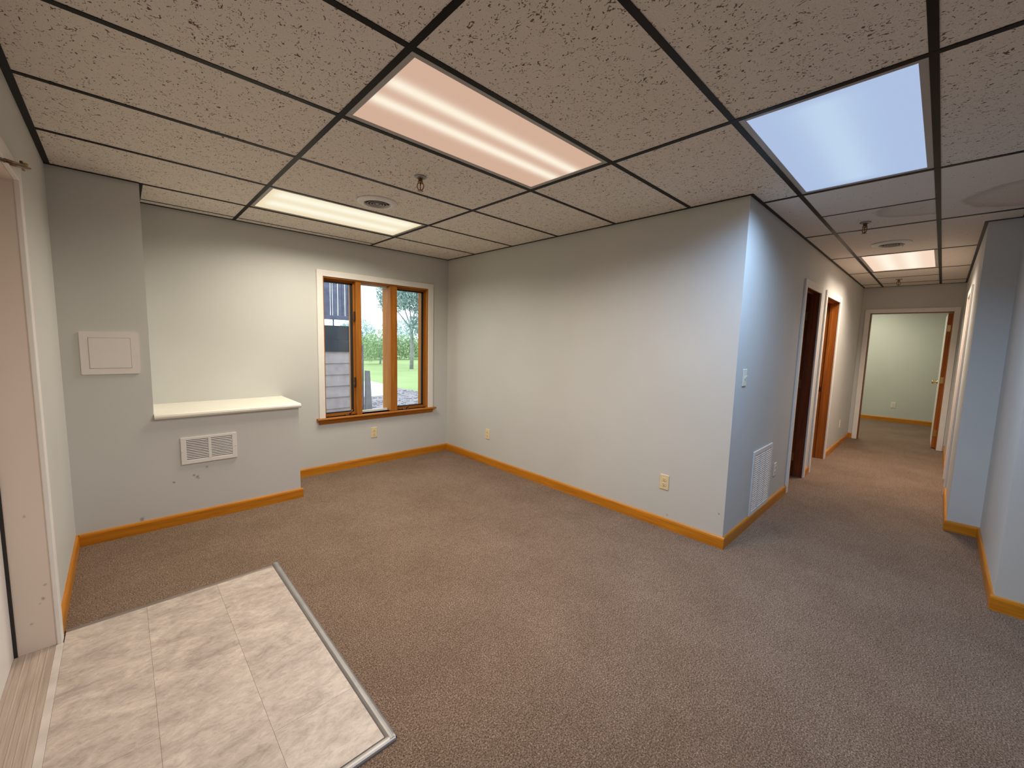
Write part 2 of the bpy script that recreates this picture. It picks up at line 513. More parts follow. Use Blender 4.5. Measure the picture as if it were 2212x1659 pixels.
ZONES = [(XL, COLX, YB, YF), (COLX, XR, YB, YW), (XR, XS2, YB, YH), (XS2, XS1, YS, YH), (XS1, XE, YHR, YH)]
LIGHT_CELLS = {(0, 0): 'room', (0, 3): 'alcove', (1, -2): 'blue', (4, -2): 'hall'}
SPLIT = {(2, -2): 3.048, (5, -2): 6.706}     # cells with an extra half-way tee
def clip(x0, x1, y0, y1):
    res = []
    for a, b, c, d in ZONES:
        X0, X1, Y0, Y1 = max(x0, a), min(x1, b), max(y0, c), min(y1, d)
        if X1 - X0 > 0.004 and Y1 - Y0 > 0.004:
            res.append((X0, X1, Y0, Y1))
    return res
ZT = ZC + 0.003
tile_shared = None
for i in range(-1, 7):
    for j in range(-6, 5):
        if (i, j) in LIGHT_CELLS:
            continue
        x0, x1, y0, y1 = i * 2 * T, (i + 1) * 2 * T, j * T, (j + 1) * T
        subs = [(x0, x1)]
        if (i, j) in SPLIT:
            subs = [(x0, SPLIT[(i, j)]), (SPLIT[(i, j)], x1)]
        ys = [(y0, y1)]
        if j == 4 and i in (-1, 0):
            ys = [(y0, 2.868), (2.868, y1)]
        for a, b in subs:
            for c, d in ys:
                rects = clip(a, b, c, d)
                if not rects:
                    continue
                ox, oy = (a + b) / 2, (c + d) / 2
                full = len(rects) == 1 and abs((rects[0][1] - rects[0][0]) - 2 * T) < 1e-4 and abs((rects[0][3] - rects[0][2]) - T) < 1e-4
                if full and i < 2 and tile_shared is not None:
                    o = bpy.data.objects.new('ceiling_tile', tile_shared)
                    COL.objects.link(o)
                    o.parent = ceil
                    o.location = (ox, oy, ZT)
                    continue
                bm = bmesh.new()
                for r in rects:
                    bx(bm, r[0] - ox, r[1] - ox, r[2] - oy, r[3] - oy, 0, 0.016)
                mat = 'ctile' if i < 2 else 'ctile_hall'
                if (i, j) == (2, -2) and a > 3.0: mat = 'ctile_stain'
                if (i, j) == (2, -3): mat = 'ctile_stain2'
                o = obj('ceiling_tile', bm, mat, ceil, (ox, oy, ZT))
                if full and mat == 'ctile':
                    tile_shared = o.data
HW = 0.0125
def tee_along_y(x, y0, y1, hw=HW):
    for r in clip(x - hw, x + hw, y0, y1):
        boxobj('grid_tee', (r[0], r[1], r[2], r[3], ZC, ZC + 0.0026), 'tee', ceil)
def tee_along_x(y, x0, x1, hw=HW):
    xs = sorted((r[0], r[1]) for r in clip(x0, x1, y - hw, y + hw))
    out = []
    for a, b in xs:
        if out and a - out[-1][1] < 0.002: out[-1][1] = b
        else: out.append([a, b])
    for a, b in out:
        boxobj('grid_tee', (a, b, y - hw, y + hw, ZC + 0.0004, ZC + 0.0026), 'tee', ceil)
for i in range(0, 7):
    tee_along_y(i * 2 * T, YB, YW)
for j in range(-5, 5):
    tee_along_x(j * T, XL, XE)
tee_along_y(3.048, -2 * T, -T, 0.007)
tee_along_y(6.706, -2 * T, -T, 0.007)
tee_along_x(2.868, COLX, 2 * T, 0.006)
WA = 0.020                         # wall angle round the edge of the grid
def angle(x0, x1, y0, y1):
    boxobj('wall_angle', (x0, x1, y0, y1, ZC - 0.0005, ZC + 0.0026), 'tee', ceil)
angle(XL, XL + 0.027, YB, YF); angle(XL, COLX, YF - WA, YF); angle(COLX, COLX + WA, YF, YW); angle(COLX, XR, YW - WA, YW)
angle(XR - WA, XR, YH, YW); angle(XR - WA, XE, YH - WA, YH); angle(XE - WA, XE, YHR, YH); angle(XS1, XE, YHR, YHR + WA)
angle(XS1 - WA, XS1, YS, YHR + WA); angle(XS2, XS1, YS, YS + WA); angle(XS2 - WA, XS2, YB, YS + WA)

# ------------------------------------------------------------------ ceiling lights
def ceiling_light(key, i, j, lensmat, colour, label, frame=0.034):
    x0, y0 = i * 2 * T, j * T
    cx, cy = x0 + T, y0 + T / 2
    t = empty('ceiling_light', (cx, cy, ZC))
    tag(t, label, 'ceiling light', 'recessed fluorescent ceiling panels')
    hx, hy = T - 0.004, T / 2 - 0.004
    for (a, b, c, d) in ((-hx, hx, -hy, -hy + frame), (-hx, hx, hy - frame, hy), (-hx, -hx + frame, -hy + frame, hy - frame), (hx - frame, hx, -hy + frame, hy - frame)):
        bm = bmesh.new()
        bx(bm, a, b, c, d, 0.003, 0.012, 0.0015)
        obj('frame', bm, 'troffer', t)
    bm = bmesh.new()
    bx(bm, -hx + 0.01, hx - 0.01, -hy + 0.01, hy - 0.01, 0.07, 0.11)
    obj('housing', bm, 'metalwhite', t)
    bm = bmesh.new()
    bx(bm, -hx + frame - 0.002, hx - frame + 0.002, -hy + frame - 0.002, hy - frame + 0.002, 0.0062, 0.0105)
    obj('diffuser', bm, lensmat, t)
    ld = bpy.data.lights.new('fluorescent_lamp', 'AREA')
    ld.shape = 'RECTANGLE'
    ld.size, ld.size_y = 1.10, 0.50
    ld.energy = LAMP_WATTS[key]
    ld.color = colour
    ld.spread = math.radians({'hall': 138}.get(key, 155))
    lo = bpy.data.objects.new('fluorescent_lamp', ld)
    COL.objects.link(lo)
    lo.parent = t
    lo.location = (0, 0, 0.0045)
    return t
ceiling_light('room', 0, 0, lens('lens_warm_pink', (0.66, 0.43, 0.315), (1.0, 0.89, 0.72), (-0.078, 0.068), 0.041, 0.64), (1.0, 0.86, 0.72),
              'pinkish lit ceiling panel nearest the entrance with two bright stripes')
ceiling_light('alcove', 0, 3, lens('lens_cream', (0.86, 0.72, 0.48), (1.0, 0.95, 0.76), (-0.15, 0.09), 0.09), (1.0, 0.91, 0.74),
              'cream lit ceiling panel over the alcove by the window wall')
ceiling_light('blue', 1, -2, lens('lens_cool_blue', (0.42, 0.53, 0.76), (0.52, 0.66, 0.84), (0.02,), 0.10), (0.46, 0.68, 1.0),
              'bluish white lit ceiling panel at the mouth of the hallway')
ceiling_light('hall', 4, -2, lens('lens_warm_hall', (0.93, 0.68, 0.52), (1.0, 0.92, 0.76), (-0.09, 0.10), 0.07), (1.0, 0.83, 0.67),
              'small-looking warm lit ceiling panel far down the hallway')
# the room beyond the end doorway has its own lamp
t = empty('ceiling_light', (9.2, -0.2, ZC))
tag(t, 'ceiling panel lighting the green room beyond the end doorway', 'ceiling light')
bm = bmesh.new(); bx(bm, -0.6, 0.6, -0.3, 0.3, -0.03, 0); obj('housing', bm, 'troffer', t)
bm = bmesh.new(); bx(bm, -0.57, 0.57, -0.27, 0.27, -0.034, -0.0305); obj('diffuser', bm, lens('lens_office', (0.9, 0.9, 0.8), (1, 1, 0.9), (0,), 0.2), t)
ld = bpy.data.lights.new('fluorescent_lamp', 'AREA'); ld.shape = 'RECTANGLE'; ld.size, ld.size_y = 1.1, 0.5
ld.energy = LAMP_WATTS['office']; ld.color = (1.0, 0.95, 0.78)
lo = bpy.data.objects.new('fluorescent_lamp', ld); COL.objects.link(lo); lo.parent = t; lo.location = (0, 0, -0.036)

# ------------------------------------------------------------------ baseboards
BH, BT = 0.082, 0.014
PROF = [(0, 0), (BT, 0), (BT, BH - 0.016), (BT - 0.003, BH - 0.006), (BT - 0.008, BH), (0, BH)]
def baseboard(name, axis, a0, a1, w_, side, label):
    """axis 0: runs along x on wall y=w_, axis 1: runs along y on wall x=w_; side is the room direction"""
    bm = bmesh.new()
    prism(bm, [(w_ + side * u, v) for u, v in PROF], axis, a0, a1)
    o = obj(name, bm, 'oak_x' if axis == 0 else 'oak_y')
    tag(o, label, kind='structure')
    return o
baseboard('baseboard_left', 1, D1Y1 + 0.062, YF, XL, 1, 'orange oak baseboard beside the entrance casing')
baseboard('baseboard_column', 0, XL + BT, HALFX + 0.018, YF, -1, 'orange oak baseboard under the half wall')
baseboard('baseboard_window', 0, HALFX, XR - BT, YW, -1, 'orange oak baseboard under the window')
baseboard('baseboard_right', 1, YH - BT, YW, XR, -1, 'long orange oak baseboard along the plain wall')
baseboard('baseboard_hall_left', 0, XR, A0 - 0.068, YH, -1, 'orange oak baseboard under the hallway grille')
baseboard('baseboard_hall_mid', 0, A1 + 0.068, B0 - 0.068, YH, -1, 'short oak baseboard between the two hall doorways')
baseboard('baseboard_hall_far', 0, B1 + 0.068, XE, YH, -1, 'oak baseboard past the second hall doorway')
baseboard('baseboard_end_left', 1, E1 + 0.062, YH - BT, XE, -1, 'tiny oak baseboard at the end of the hallway')
baseboard('baseboard_hall_right', 0, XS1, C0 - 0.068, YHR, 1, 'oak baseboard of the hallway right wall')
baseboard('baseboard_hall_right_far', 0, C1 + 0.068, XE, YHR, 1, 'oak baseboard at the far end of the hallway right wall')
baseboard('baseboard_step', 1, YS, YHR + BT, XS1, -1, 'short oak baseboard on the narrow step face')
baseboard('baseboard_step_side', 0, XS2, XS1 - BT, YS, 1, 'oak baseboard between the two step faces')
baseboard('baseboard_step_near', 1, YB, YS + BT, XS2, -1, 'oak baseboard at the right edge of the room')
baseboard('baseboard_office', 1, -2.78, 1.38, XFAR, -1, 'oak baseboard in the green room')
baseboard('baseboard_back', 0, XL + BT, XS2 - BT, YB, 1, 'oak baseboard behind the viewpoint')
baseboard('baseboard_left_near', 1, YB, D1Y0 - 0.062, XL, 1, 'oak baseboard of the left wall nearer the viewpoint')

# ------------------------------------------------------------------ window
win = tag(empty('window_1', (WX0, YW, WZ0)), 'three-pane casement window with orange wood mullions and white casing', kind='structure')
def wp(name, b, mat, parent=win, bev=0.0):
    bm = bmesh.new()
    bx(bm, b[0] - WX0, b[1] - WX0, b[2] - YW, b[3] - YW, b[4] - WZ0, b[5] - WZ0, bev)
    return obj(name, bm, mat, parent)
wp('casing', (WX0 - 0.058, WX0, YW - 0.016, YW, WZ0, WZ1 + 0.06), 'white', bev=0.002)
wp('casing', (WX1, WX1 + 0.066, YW - 0.016, YW, WZ0, WZ1 + 0.06), 'white', bev=0.002)
wp('casing', (WX0, WX1, YW - 0.016, YW, WZ1, WZ1 + 0.06), 'white', bev=0.002)
bm = bmesh.new()
prism(bm, [(YW - 0.045, 0.558), (YW - 0.050, 0.566), (YW - 0.045, 0.575), (YW + 0.10, 0.575), (YW + 0.10, 0.558)], 0, WX0 - 0.085, WX1 + 0.098)
for v in bm.verts: v.co -= Vector((WX0, YW, WZ0))
obj('stool', bm, 'win_x', win)
bm = bmesh.new()
prism(bm, [(YW, 0.558), (YW - 0.022, 0.558), (YW - 0.018, 0.535), (YW - 0.010, 0.520), (YW - 0.008, 0.511), (YW, 0.511)], 0, WX0 - 0.062, WX1 + 0.066)
for v in bm.verts: v.co -= Vector((WX0, YW, WZ0))
obj('apron', bm, 'win_x', win)
wp('side_jamb', (WX0, WX0 + 0.012, YW, YW + 0.205, WZ0, WZ1), 'win_z')
wp('side_jamb', (WX1 - 0.012, WX1, YW, YW + 0.205, WZ0, WZ1), 'win_z')
wp('head_jamb', (WX0 + 0.012, WX1 - 0.012, YW, YW + 0.205, WZ1 - 0.012, WZ1), 'win_x')
wp('mullion', (1.065, 1.122, YW + 0.008, YW + 0.205, WZ0, WZ1 - 0.012), 'win_z', bev=0.002)
wp('mullion', (1.458, 1.540, YW + 0.008, YW + 0.205, WZ0, WZ1 - 0.012), 'win_z', bev=0.002)
GY = YW + 0.075
def sash(x0, x1, screen):
    s = empty('sash', ((x0 + x1) / 2 - WX0, GY - YW, 0.0)); s.parent = win
    cx = (x0 + x1) / 2
    z1 = WZ1 - 0.012 - WZ0
    def sp(name, b, mat, bev=0.0):
        bm = bmesh.new(); bx(bm, b[0] - cx, b[1] - cx, b[2], b[3], b[4], b[5], bev); return obj(name, bm, mat, s)
    zb = 0.034
    if screen:
        fr = 0.026
        sp('bottom_rail', (x0, x1, -0.02, 0.04, 0.0, 0.028), 'win_x')
        sp('top_rail', (x0, x1, -0.02, 0.04, z1 - 0.022, z1), 'win_x')
        sp('stile', (x1 - 0.014, x1, -0.02, 0.04, 0.028, z1 - 0.022), 'win_z')
        sp('stile', (x0, x0 + 0.010, -0.02, 0.04, 0.028, z1 - 0.022), 'win_z')
        for q in ((x0 + 0.010, x1 - 0.014, -0.012, 0.0, 0.028, 0.028 + fr * 0.55), (x0 + 0.010, x1 - 0.014, -0.012, 0.0, z1 - 0.022 - fr * 0.6, z1 - 0.022),
                  (x1 - 0.014 - fr, x1 - 0.014, -0.012, 0.0, 0.028, z1 - 0.022), (x0 + 0.010, x0 + 0.010 + fr * 0.3, -0.012, 0.0, 0.028, z1 - 0.022)):
            sp('screen_frame', q, 'black')
    else:
        sp('bottom_rail', (x0, x1, 0.02, 0.05, 0.0, 0.022), 'white')  # rail painted white for the bright light on the sill
        sp('top_rail', (x0, x1, 0.02, 0.05, z1 - 0.02, z1), 'white')
    sp('pane', (x0 + 0.002, x1 - 0.002, 0.022, 0.026, 0.01, z1 - 0.01), 'glass')
    return s
sash(WX0 + 0.012, 1.065, True)
sash(1.122, 1.458, False)
sash(1.540, WX1 - 0.012, True)
for cx in (0.985, 1.66):
    bm = bmesh.new()
    bx(bm, cx - 0.045 - WX0, cx + 0.03 - WX0, 0.012, 0.040, 0.0, 0.012, 0.003)
    tube(bm, [(cx - WX0, 0.02, 0.01), (cx + 0.008 - WX0, 0.0, 0.028), (cx + 0.018 - WX0, -0.01, 0.05), (cx + 0.022 - WX0, -0.012, 0.062)], 0.007)
    obj('crank_handle', bm, 'bronze', win)
for (cx, cz) in ((1.058, 1.63), (1.058, 0.93), (1.536, 1.28)):
    bm = bmesh.new()
    bx(bm, cx - 0.006 - WX0, cx + 0.004 - WX0, 0.025, 0.045, cz - 0.05 - WZ0, cz + 0.05 - WZ0, 0.003)
    tube(bm, [(cx - 0.004 - WX0, 0.03, cz - WZ0), (cx - 0.014 - WX0, 0.018, cz - 0.03 - WZ0), (cx - 0.012 - WX0, 0.012, cz - 0.06 - WZ0)], 0.005)
    obj('lock_lever', bm, 'black', win)

# ------------------------------------------------------------------ doors
def door_root(name, loc, label):
    return tag(empty(name, loc), label, kind='structure')
def dp(root, name, b, mat, bev=0.0, parent=None):
    l = root.location
    bm = bmesh.new()
    bx(bm, b[0] - l.x, b[1] - l.x, b[2] - l.y, b[3] - l.y, b[4] - l.z, b[5] - l.z, bev)
    return obj(name, bm, mat, parent or root)
CT, CW = 0.016, 0.066
# entrance door in the left wall
d1 = door_root('door_1', (XL, D1Y0, 0), 'white entrance door closed at the back of a deep scuffed jamb')
dp(d1, 'casing', (XL, XL + CT, D1Y1 - 0.006, D1Y1 + 0.06, 0, 2.055), 'white', 0.003)
dp(d1, 'casing', (XL, XL + CT, D1Y0 - 0.06, D1Y0 + 0.006, 0, 2.055), 'white', 0.003)
dp(d1, 'casing', (XL, XL + CT, D1Y0 + 0.006, D1Y1 - 0.006, 1.992, 2.055), 'white', 0.003)
dp(d1, 'jamb', (XL - 0.113, XL, D1Y1 - 0.002, D1Y1 + 0.015, 0.012, 1.995), 'jambpaint')
dp(d1, 'jamb', (XL - 0.113, XL, D1Y0 - 0.015, D1Y0 + 0.002, 0.012, 1.995), 'jambpaint')
dp(d1, 'jamb', (XL - 0.113, XL, D1Y0, D1Y1, 1.992, 2.01), 'jambpaint')
dp(d1, 'weatherstrip', (XL - 0.124, XL - 0.1135, D1Y1 - 0.006, D1Y1 + 0.01, 0.012, 1.995), 'black')
lf = dp(d1, 'leaf', (XL - 0.170, XL - 0.124, D1Y0 - 0.01, D1Y1 + 0.01, 0.014, 2.0), 'white')
dp(d1, 'push_bar', (XL - 0.124, XL - 0.09, D1Y0 + 0.1, D1Y1 - 0.45, 0.98, 1.04), 'alu', 0.006)
th = dp(d1, 'threshold', (XL - 0.125, XL - 0.003, D1Y0, D1Y1, 0.0, 0.011), 'threshold')
for k in range(5):
    xx = XL - 0.112 + k * 0.021
    dp(d1, 'threshold_ridge', (xx, xx + 0.006, D1Y0, D1Y1, 0.0105, 0.0128), 'threshold', 0.001, th)
dp(d1, 'sill_strip', (XL - 0.003, XL + 0.020, D1Y0 - 0.05, D1Y1 - 0.007, 0.0, 0.013), 'strip', 0.001)

def hall_door(name, x0, x1, jambmat, label, hinges=False, strike=False, wallmat='white'):
    r = door_root(name, (x0, YH, 0), label)
    dp(r, 'casing', (x0 - CW, x0 + 0.004, YH - CT, YH, 0, DH + CW), 'white', 0.003)
    dp(r, 'casing', (x1 - 0.004, x1 + CW, YH - CT, YH, 0, DH + CW), 'white', 0.003)
    dp(r, 'casing', (x0 + 0.004, x1 - 0.004, YH - CT, YH, DH - 0.004, DH + CW), 'white', 0.003)
    dp(r, 'jamb', (x1, x1 + 0.018, YH, YH + 0.12, 0, DH), jambmat)
    dp(r, 'jamb', (x0 - 0.018, x0, YH, YH + 0.12, 0, DH), jambmat)
    dp(r, 'jamb', (x0, x1, YH + 0.0005, YH + 0.12, DH - 0.0, DH + 0.018), jambmat)
    dp(r, 'stop', (x1 - 0.011, x1, YH + 0.055, YH + 0.085, 0, DH), jambmat, 0.002)
    dp(r, 'stop', (x0, x0 + 0.011, YH + 0.055, YH + 0.085, 0, DH), jambmat, 0.002)
    dp(r, 'stop', (x0 + 0.011, x1 - 0.011, YH + 0.055, YH + 0.085, DH - 0.011, DH), jambmat, 0.002)
    if hinges:       # leaf folded back into the dark room, hung on the far jamb
        leaf = dp(r, 'leaf', (x1 - 0.002, x1 + 0.036, YH + 0.126, YH + 0.126 + (x1 - x0), 0.012, DH - 0.006), jambmat)
        for z in (0.22, 1.03, 1.76):
            h = dp(r, 'hinge', (x1 - 0.004, x1 - 0.001, YH + 0.088, YH + 0.124, z - 0.045, z + 0.045), 'brass', 0, leaf)
    else:            # leaf hung on the near jamb, swung into the room
        leaf = dp(r, 'leaf', (x0 - 0.036, x0 + 0.002, YH + 0.126, YH + 0.126 + (x1 - x0), 0.012, DH - 0.006), jambmat)
    if strike:
        dp(r, 'strike_plate', (x1 - 0.002, x1 + 0.001, YH + 0.09, YH + 0.115, 0.87, 0.93), 'bronze')
    return r
hall_door('door_2', A0, A1, 'cherry', 'first hall doorway with dark red wood jamb into a dark room', hinges=True)
hall_door('door_3', B0, B1, 'orangewood', 'second hall doorway with lit orange wood jamb', strike=True)
# doorway at the end of the hall
d4 = door_root('door_4', (XE, E0, 0), 'white-cased doorway at the hallway end with the door standing open')
dp(d4, 'casing', (XE - CT, XE, E1 - 0.002, E1 + 0.060, 0, 2.05), 'white', 0.003)
dp(d4, 'casing', (XE - CT, XE, E0 - 0.060, E0 + 0.002, 0, 2.05), 'white', 0.003)
dp(d4, 'casing', (XE - CT, XE, E0 + 0.002, E1 - 0.002, 1.988, 2.05), 'white', 0.003)
dp(d4, 'jamb', (XE - 0.002, XE + 0.12, E1 - 0.012, E1 + 0.004, 0, 1.99), 'cherry')
dp(d4, 'jamb', (XE - 0.002, XE + 0.12, E0 - 0.004, E0 + 0.012, 0, 1.99), 'orangewood')
dp(d4, 'jamb', (XE - 0.002, XE + 0.12, E0, E1, 1.978, 1.992), 'cherry')
lf = empty('leaf', (0.125, 0.012, 0.01)); lf.parent = d4; lf.rotation_euler = (0, 0, math.radians(1.3))
bm = bmesh.new(); bx(bm, 0.0, 0.004, 0.0, 0.045, 0, 1.965); obj('hinge_edge', bm, 'orangewood', lf)
bm = bmesh.new(); bx(bm, 0.004, 0.86, 0.0, 0.045, 0, 1.965, 0.002); obj('panel', bm, 'ledge', lf)
for z in (0.22, 1.0, 1.75):
    bm = bmesh.new(); bx(bm, -0.002, 0.0, 0.004, 0.04, z - 0.045, z + 0.045); obj('hinge', bm, 'brass', lf)
bm = bmesh.new()
rr = [(0.0, 0.0), (0.030, 0.0), (0.030, 0.006), (0.012, 0.010), (0.010, 0.032), (0.022, 0.040), (0.028, 0.052), (0.024, 0.064), (0.0, 0.068)]
lathe(bm, rr, 20)
kb = obj('knob', bm, 'brass', lf, (0.79, 0.045, 0.93)); kb.rotation_euler = (math.radians(-90), 0, 0); smooth(kb)
# closed door on the right side of the hall
d5 = door_root('door_5', (C0, YHR, 0), 'closed white-cased door on the right side of the hallway')
dp(d5, 'casing', (C0 - CW, C0 + 0.004, YHR, YHR + CT, 0, DH + CW), 'white', 0.003)
dp(d5, 'casing', (C1 - 0.004, C1 + CW, YHR, YHR + CT, 0, DH + CW), 'white', 0.003)
dp(d5, 'casing', (C0 + 0.004, C1 - 0.004, YHR, YHR + CT, DH - 0.004, DH + CW), 'white', 0.003)
dp(d5, 'jamb', (C0 - 0.01, C0 + 0.006, YHR - 0.12, YHR, 0, DH), 'white')
dp(d5, 'jamb', (C1 - 0.006, C1 + 0.01, YHR - 0.12, YHR, 0, DH), 'white')
dp(d5, 'jamb', (C0, C1, YHR - 0.12, YHR, DH - 0.006, DH + 0.01), 'white')
dp(d5, 'leaf', (C0 + 0.008, C1 - 0.008, YHR - 0.10, YHR - 0.06, 0.01, DH - 0.008), 'orangewood')

# ------------------------------------------------------------------ cream ledge
bm = bmesh.new()
y0 = YF - 0.030
prof = [(YW, 0.797), (y0 + 0.012, 0.797), (y0 + 0.003, 0.802), (y0, 0.814), (y0 + 0.003, 0.826), (y0 + 0.012, 0.833), (YW, 0.833)]
prism(bm, prof, 0, COLX + 0.001, HALFX + 0.014)
tag(obj('ledge_board', bm, 'ledge'), 'cream painted ledge board on top of the low half wall', 'ledge')

# ------------------------------------------------------------------ entry tiles with metal edging
PX0, PX1, PY0, PY1 = XL + 0.020, -0.157, -0.098, 1.358
pad = tag(empty('entry_tile_floor', (PX0, PY0, 0)), 'beige stone-look tile patch inside the entrance edged with metal strips', 'floor tiles')
cols = [(PX0, -0.731, (0.42,)), (-0.731, -0.437, (-0.02,)), (-0.437, PX1, (0.180,))]
G = 0.0003
for (a, b, cuts) in cols:
    ys = [PY0] + list(cuts) + [PY1]
    for c, d in zip(ys[:-1], ys[1:]):
        bm = bmesh.new()
        bx(bm, a + G - (a + b) / 2, b - G - (a + b) / 2, c + G - (c + d) / 2, d - G - (c + d) / 2, 0, 0.008, 0.0004)
        obj('vinyl_tile', bm, 'vinyl', pad, ((a + b) / 2 - PX0, (c + d) / 2 - PY0, 0))
def strip_profile(w_, h, n=8):
    return [(w_ * (0.5 - 0.5 * math.cos(math.pi * k / n)), 0.001 + h * math.sin(math.pi * k / n)) for k in range(n + 1)]
def edging(name, axis, a0, a1, base, sgn, w_, h, mat):
    bm = bmesh.new()
    pts = [(base + sgn * u, v) for u, v in strip_profile(w_, h)]
    off = (PX0, PY0)
    if axis == 1:
        prism(bm, [(u - PX0, v) for u, v in pts], 1, a0 - PY0, a1 - PY0)
    else:
        prism(bm, [(u - PY0, v) for u, v in pts], 0, a0 - PX0, a1 - PX0)
    return obj(name, bm, mat, pad)
edging('metal_edging', 1, -0.122, 1.392, PX1, 1, 0.037, 0.013, 'alu')
edging('metal_edging', 0, PX0 - 0.015, -0.128, PY0, -1, 0.034, 0.012, 'alu')
edging('carpet_edging', 0, PX0 + 0.0, PX1, PY1, 1, 0.032, 0.009, 'alufar')
bm = bmesh.new(); bx(bm, -0.152 - PX0, -0.124 - PX0, -0.1228 - PY0, -0.1222 - PY0, 0.001, 0.010); obj('strip_end_shade', bm, 'black', pad)  # black plate painted in for shade inside the hollow strip end

# ------------------------------------------------------------------ wall plates and grilles
def outlet(loc, rz, label, mat='almond'):
    t = empty('wall_outlet', loc, rz)          # local: plate in x-z plane, facing -y
    tag(t, label, 'outlet', 'duplex wall outlets')
    bm = bmesh.new(); bx(bm, -0.036, 0.036, -0.006, 0, -0.058, 0.058, 0.003); obj('plate', bm, mat, t)
    for s in (-1, 1):
        bm = bmesh.new()
        pts = [(0.0165 * math.cos(a) * 1.0, max(-0.0125, min(0.0125, 0.0165 * math.sin(a)))) for a in [2 * math.pi * k / 20 for k in range(20)]]
        prism(bm, [(u, v + s * 0.0195) for u, v in pts], 1, -0.0085, -0.005)
        rc = obj('receptacle', bm, mat, t)
        for (sx, sz, w_, h) in ((-0.006, 0.004, 0.0024, 0.009), (0.006, 0.004, 0.0022, 0.008), (0.0, -0.007, 0.005, 0.005)):
            bm = bmesh.new(); bx(bm, sx - w_ / 2, sx + w_ / 2, -0.0089, -0.0084, s * 0.0195 + sz - h / 2, s * 0.0195 + sz + h / 2); obj('slot', bm, 'slot', rc)
    bm = bmesh.new(); bx(bm, -0.003, 0.003, -0.0072, -0.006, -0.003, 0.003, 0.001); obj('screw', bm, 'ivory', t)
    return t
outlet((1.247, YW, 0.356), 0, 'almond outlet on the wall under the window')
outlet((XR, 2.165, 0.350), -math.pi / 2, 'almond outlet on the plain wall near the window corner')
outlet((XR, 0.058, 0.361), -math.pi / 2, 'large-looking almond outlet near the outside wall corner')
outlet((3.435, YH, 0.331), 0, 'ivory outlet between the hallway grille and first doorway', 'ivory')
outlet((6.80, YH, 0.335), 0, 'small ivory outlet past the second hall doorway', 'ivory')
outlet((XFAR, -0.74, 0.335), -math.pi / 2, 'ivory outlet on the green wall beyond the end doorway', 'ivory')

t = tag(empty('light_switch', (2.398, YH, 1.198)), 'ivory toggle light switch on the hallway wall by the corner', 'light switch')
bm = bmesh.new(); bx(bm, -0.038, 0.038, -0.006, 0, -0.060, 0.060, 0.003); obj('plate', bm, 'ivory', t)
bm = bmesh.new(); prism(bm, [(-0.006, -0.010), (-0.020, 0.010), (-0.017, 0.016), (-0.006, 0.010)], 0, -0.005, 0.005); obj('toggle', bm, 'ivory', t)
for z in (-0.03, 0.03):
    bm = bmesh.new(); bx(bm, -0.003, 0.003, -0.0072, -0.006, z - 0.003, z + 0.003, 0.001); obj('screw', bm, 'ivory', t)

# access panel on the column
def rounded(w_, h, r, n=5):
    pts = []
    for cx, cz, a0 in ((w_ / 2 - r, h / 2 - r, 0), (-w_ / 2 + r, h / 2 - r, 90), (-w_ / 2 + r, -h / 2 + r, 180), (w_ / 2 - r, -h / 2 + r, 270)):
        for k in range(n + 1):
            a = math.radians(a0 + 90 * k / n)
            pts.append((cx + r * math.cos(a), cz + r * math.sin(a)))
    return pts
t = tag(empty('access_panel', (-0.8085, YF, 1.2625)), 'white plastic access panel on the grey column', 'access panel')
bm = bmesh.new(); prism(bm, rounded(0.276, 0.276, 0.008), 1, -0.008, 0.0); obj('frame', bm, 'plastic', t)
bm = bmesh.new()
for b in ((-0.100, 0.100, -0.0083, -0.0079, 0.0975, 0.100), (-0.100, 0.100, -0.0083, -0.0079, -0.100, -0.0975), (-0.100, -0.0975, -0.0083, -0.0079, -0.1, 0.1), (0.0975, 0.100, -0.0083, -0.0079, -0.1, 0.1)):
    bx(bm, *b)
obj('door_gap', bm, plain('panel_gap', (0.42, 0.38, 0.36), 0.6), t)
bm = bmesh.new(); prism(bm, rounded(0.195, 0.195, 0.004), 1, -0.0095, -0.0075); obj('door', bm, 'plastic', t)

# return-air register in the half wall
t = tag(empty('air_register', (-0.308, YF, 0.545)), 'small white louvred register low in the half wall', 'air vent')
W2, H2 = 0.172, 0.0995
for b in ((-W2, W2, -0.011, 0, H2 - 0.020, H2), (-W2, W2, -0.011, 0, -H2, -H2 + 0.024), (-W2, -W2 + 0.032, -0.011, 0, -H2 + 0.024, H2 - 0.020),
          (W2 - 0.030, W2, -0.011, 0, -H2 + 0.024, H2 - 0.020), (-0.009, 0.009, -0.011, 0, -H2 + 0.024, H2 - 0.020)):
    bm = bmesh.new(); bx(bm, *b, 0.0015); obj('frame', bm, 'metalwhite', t)
bm = bmesh.new(); bx(bm, -W2 + 0.01, W2 - 0.01, -0.0012, -0.0004, -H2 + 0.01, H2 - 0.01); obj('backing', bm, 'duct_shade', t)
n = 12
for (a, b) in ((-W2 + 0.032, -0.009), (0.009, W2 - 0.030)):
    for k in range(n):
        z = -H2 + 0.024 + (2 * H2 - 0.044) * (k + 0.5) / n
        bm = bmesh.new(); prism(bm, [(-0.0105, z - 0.0045), (-0.0090, z - 0.0048), (-0.0030, z + 0.0012), (-0.0045, z + 0.0018)], 0, a, b)
        obj('louvre', bm, 'metalwhite', t)
for s in (-1, 1):
    bm = bmesh.new(); tube(bm, [(s * (W2 - 0.009), -0.010, 0.0), (s * (W2 - 0.009), -0.0145, 0.0)], 0.0035, 10); obj('screw', bm, 'metalwhite', t)

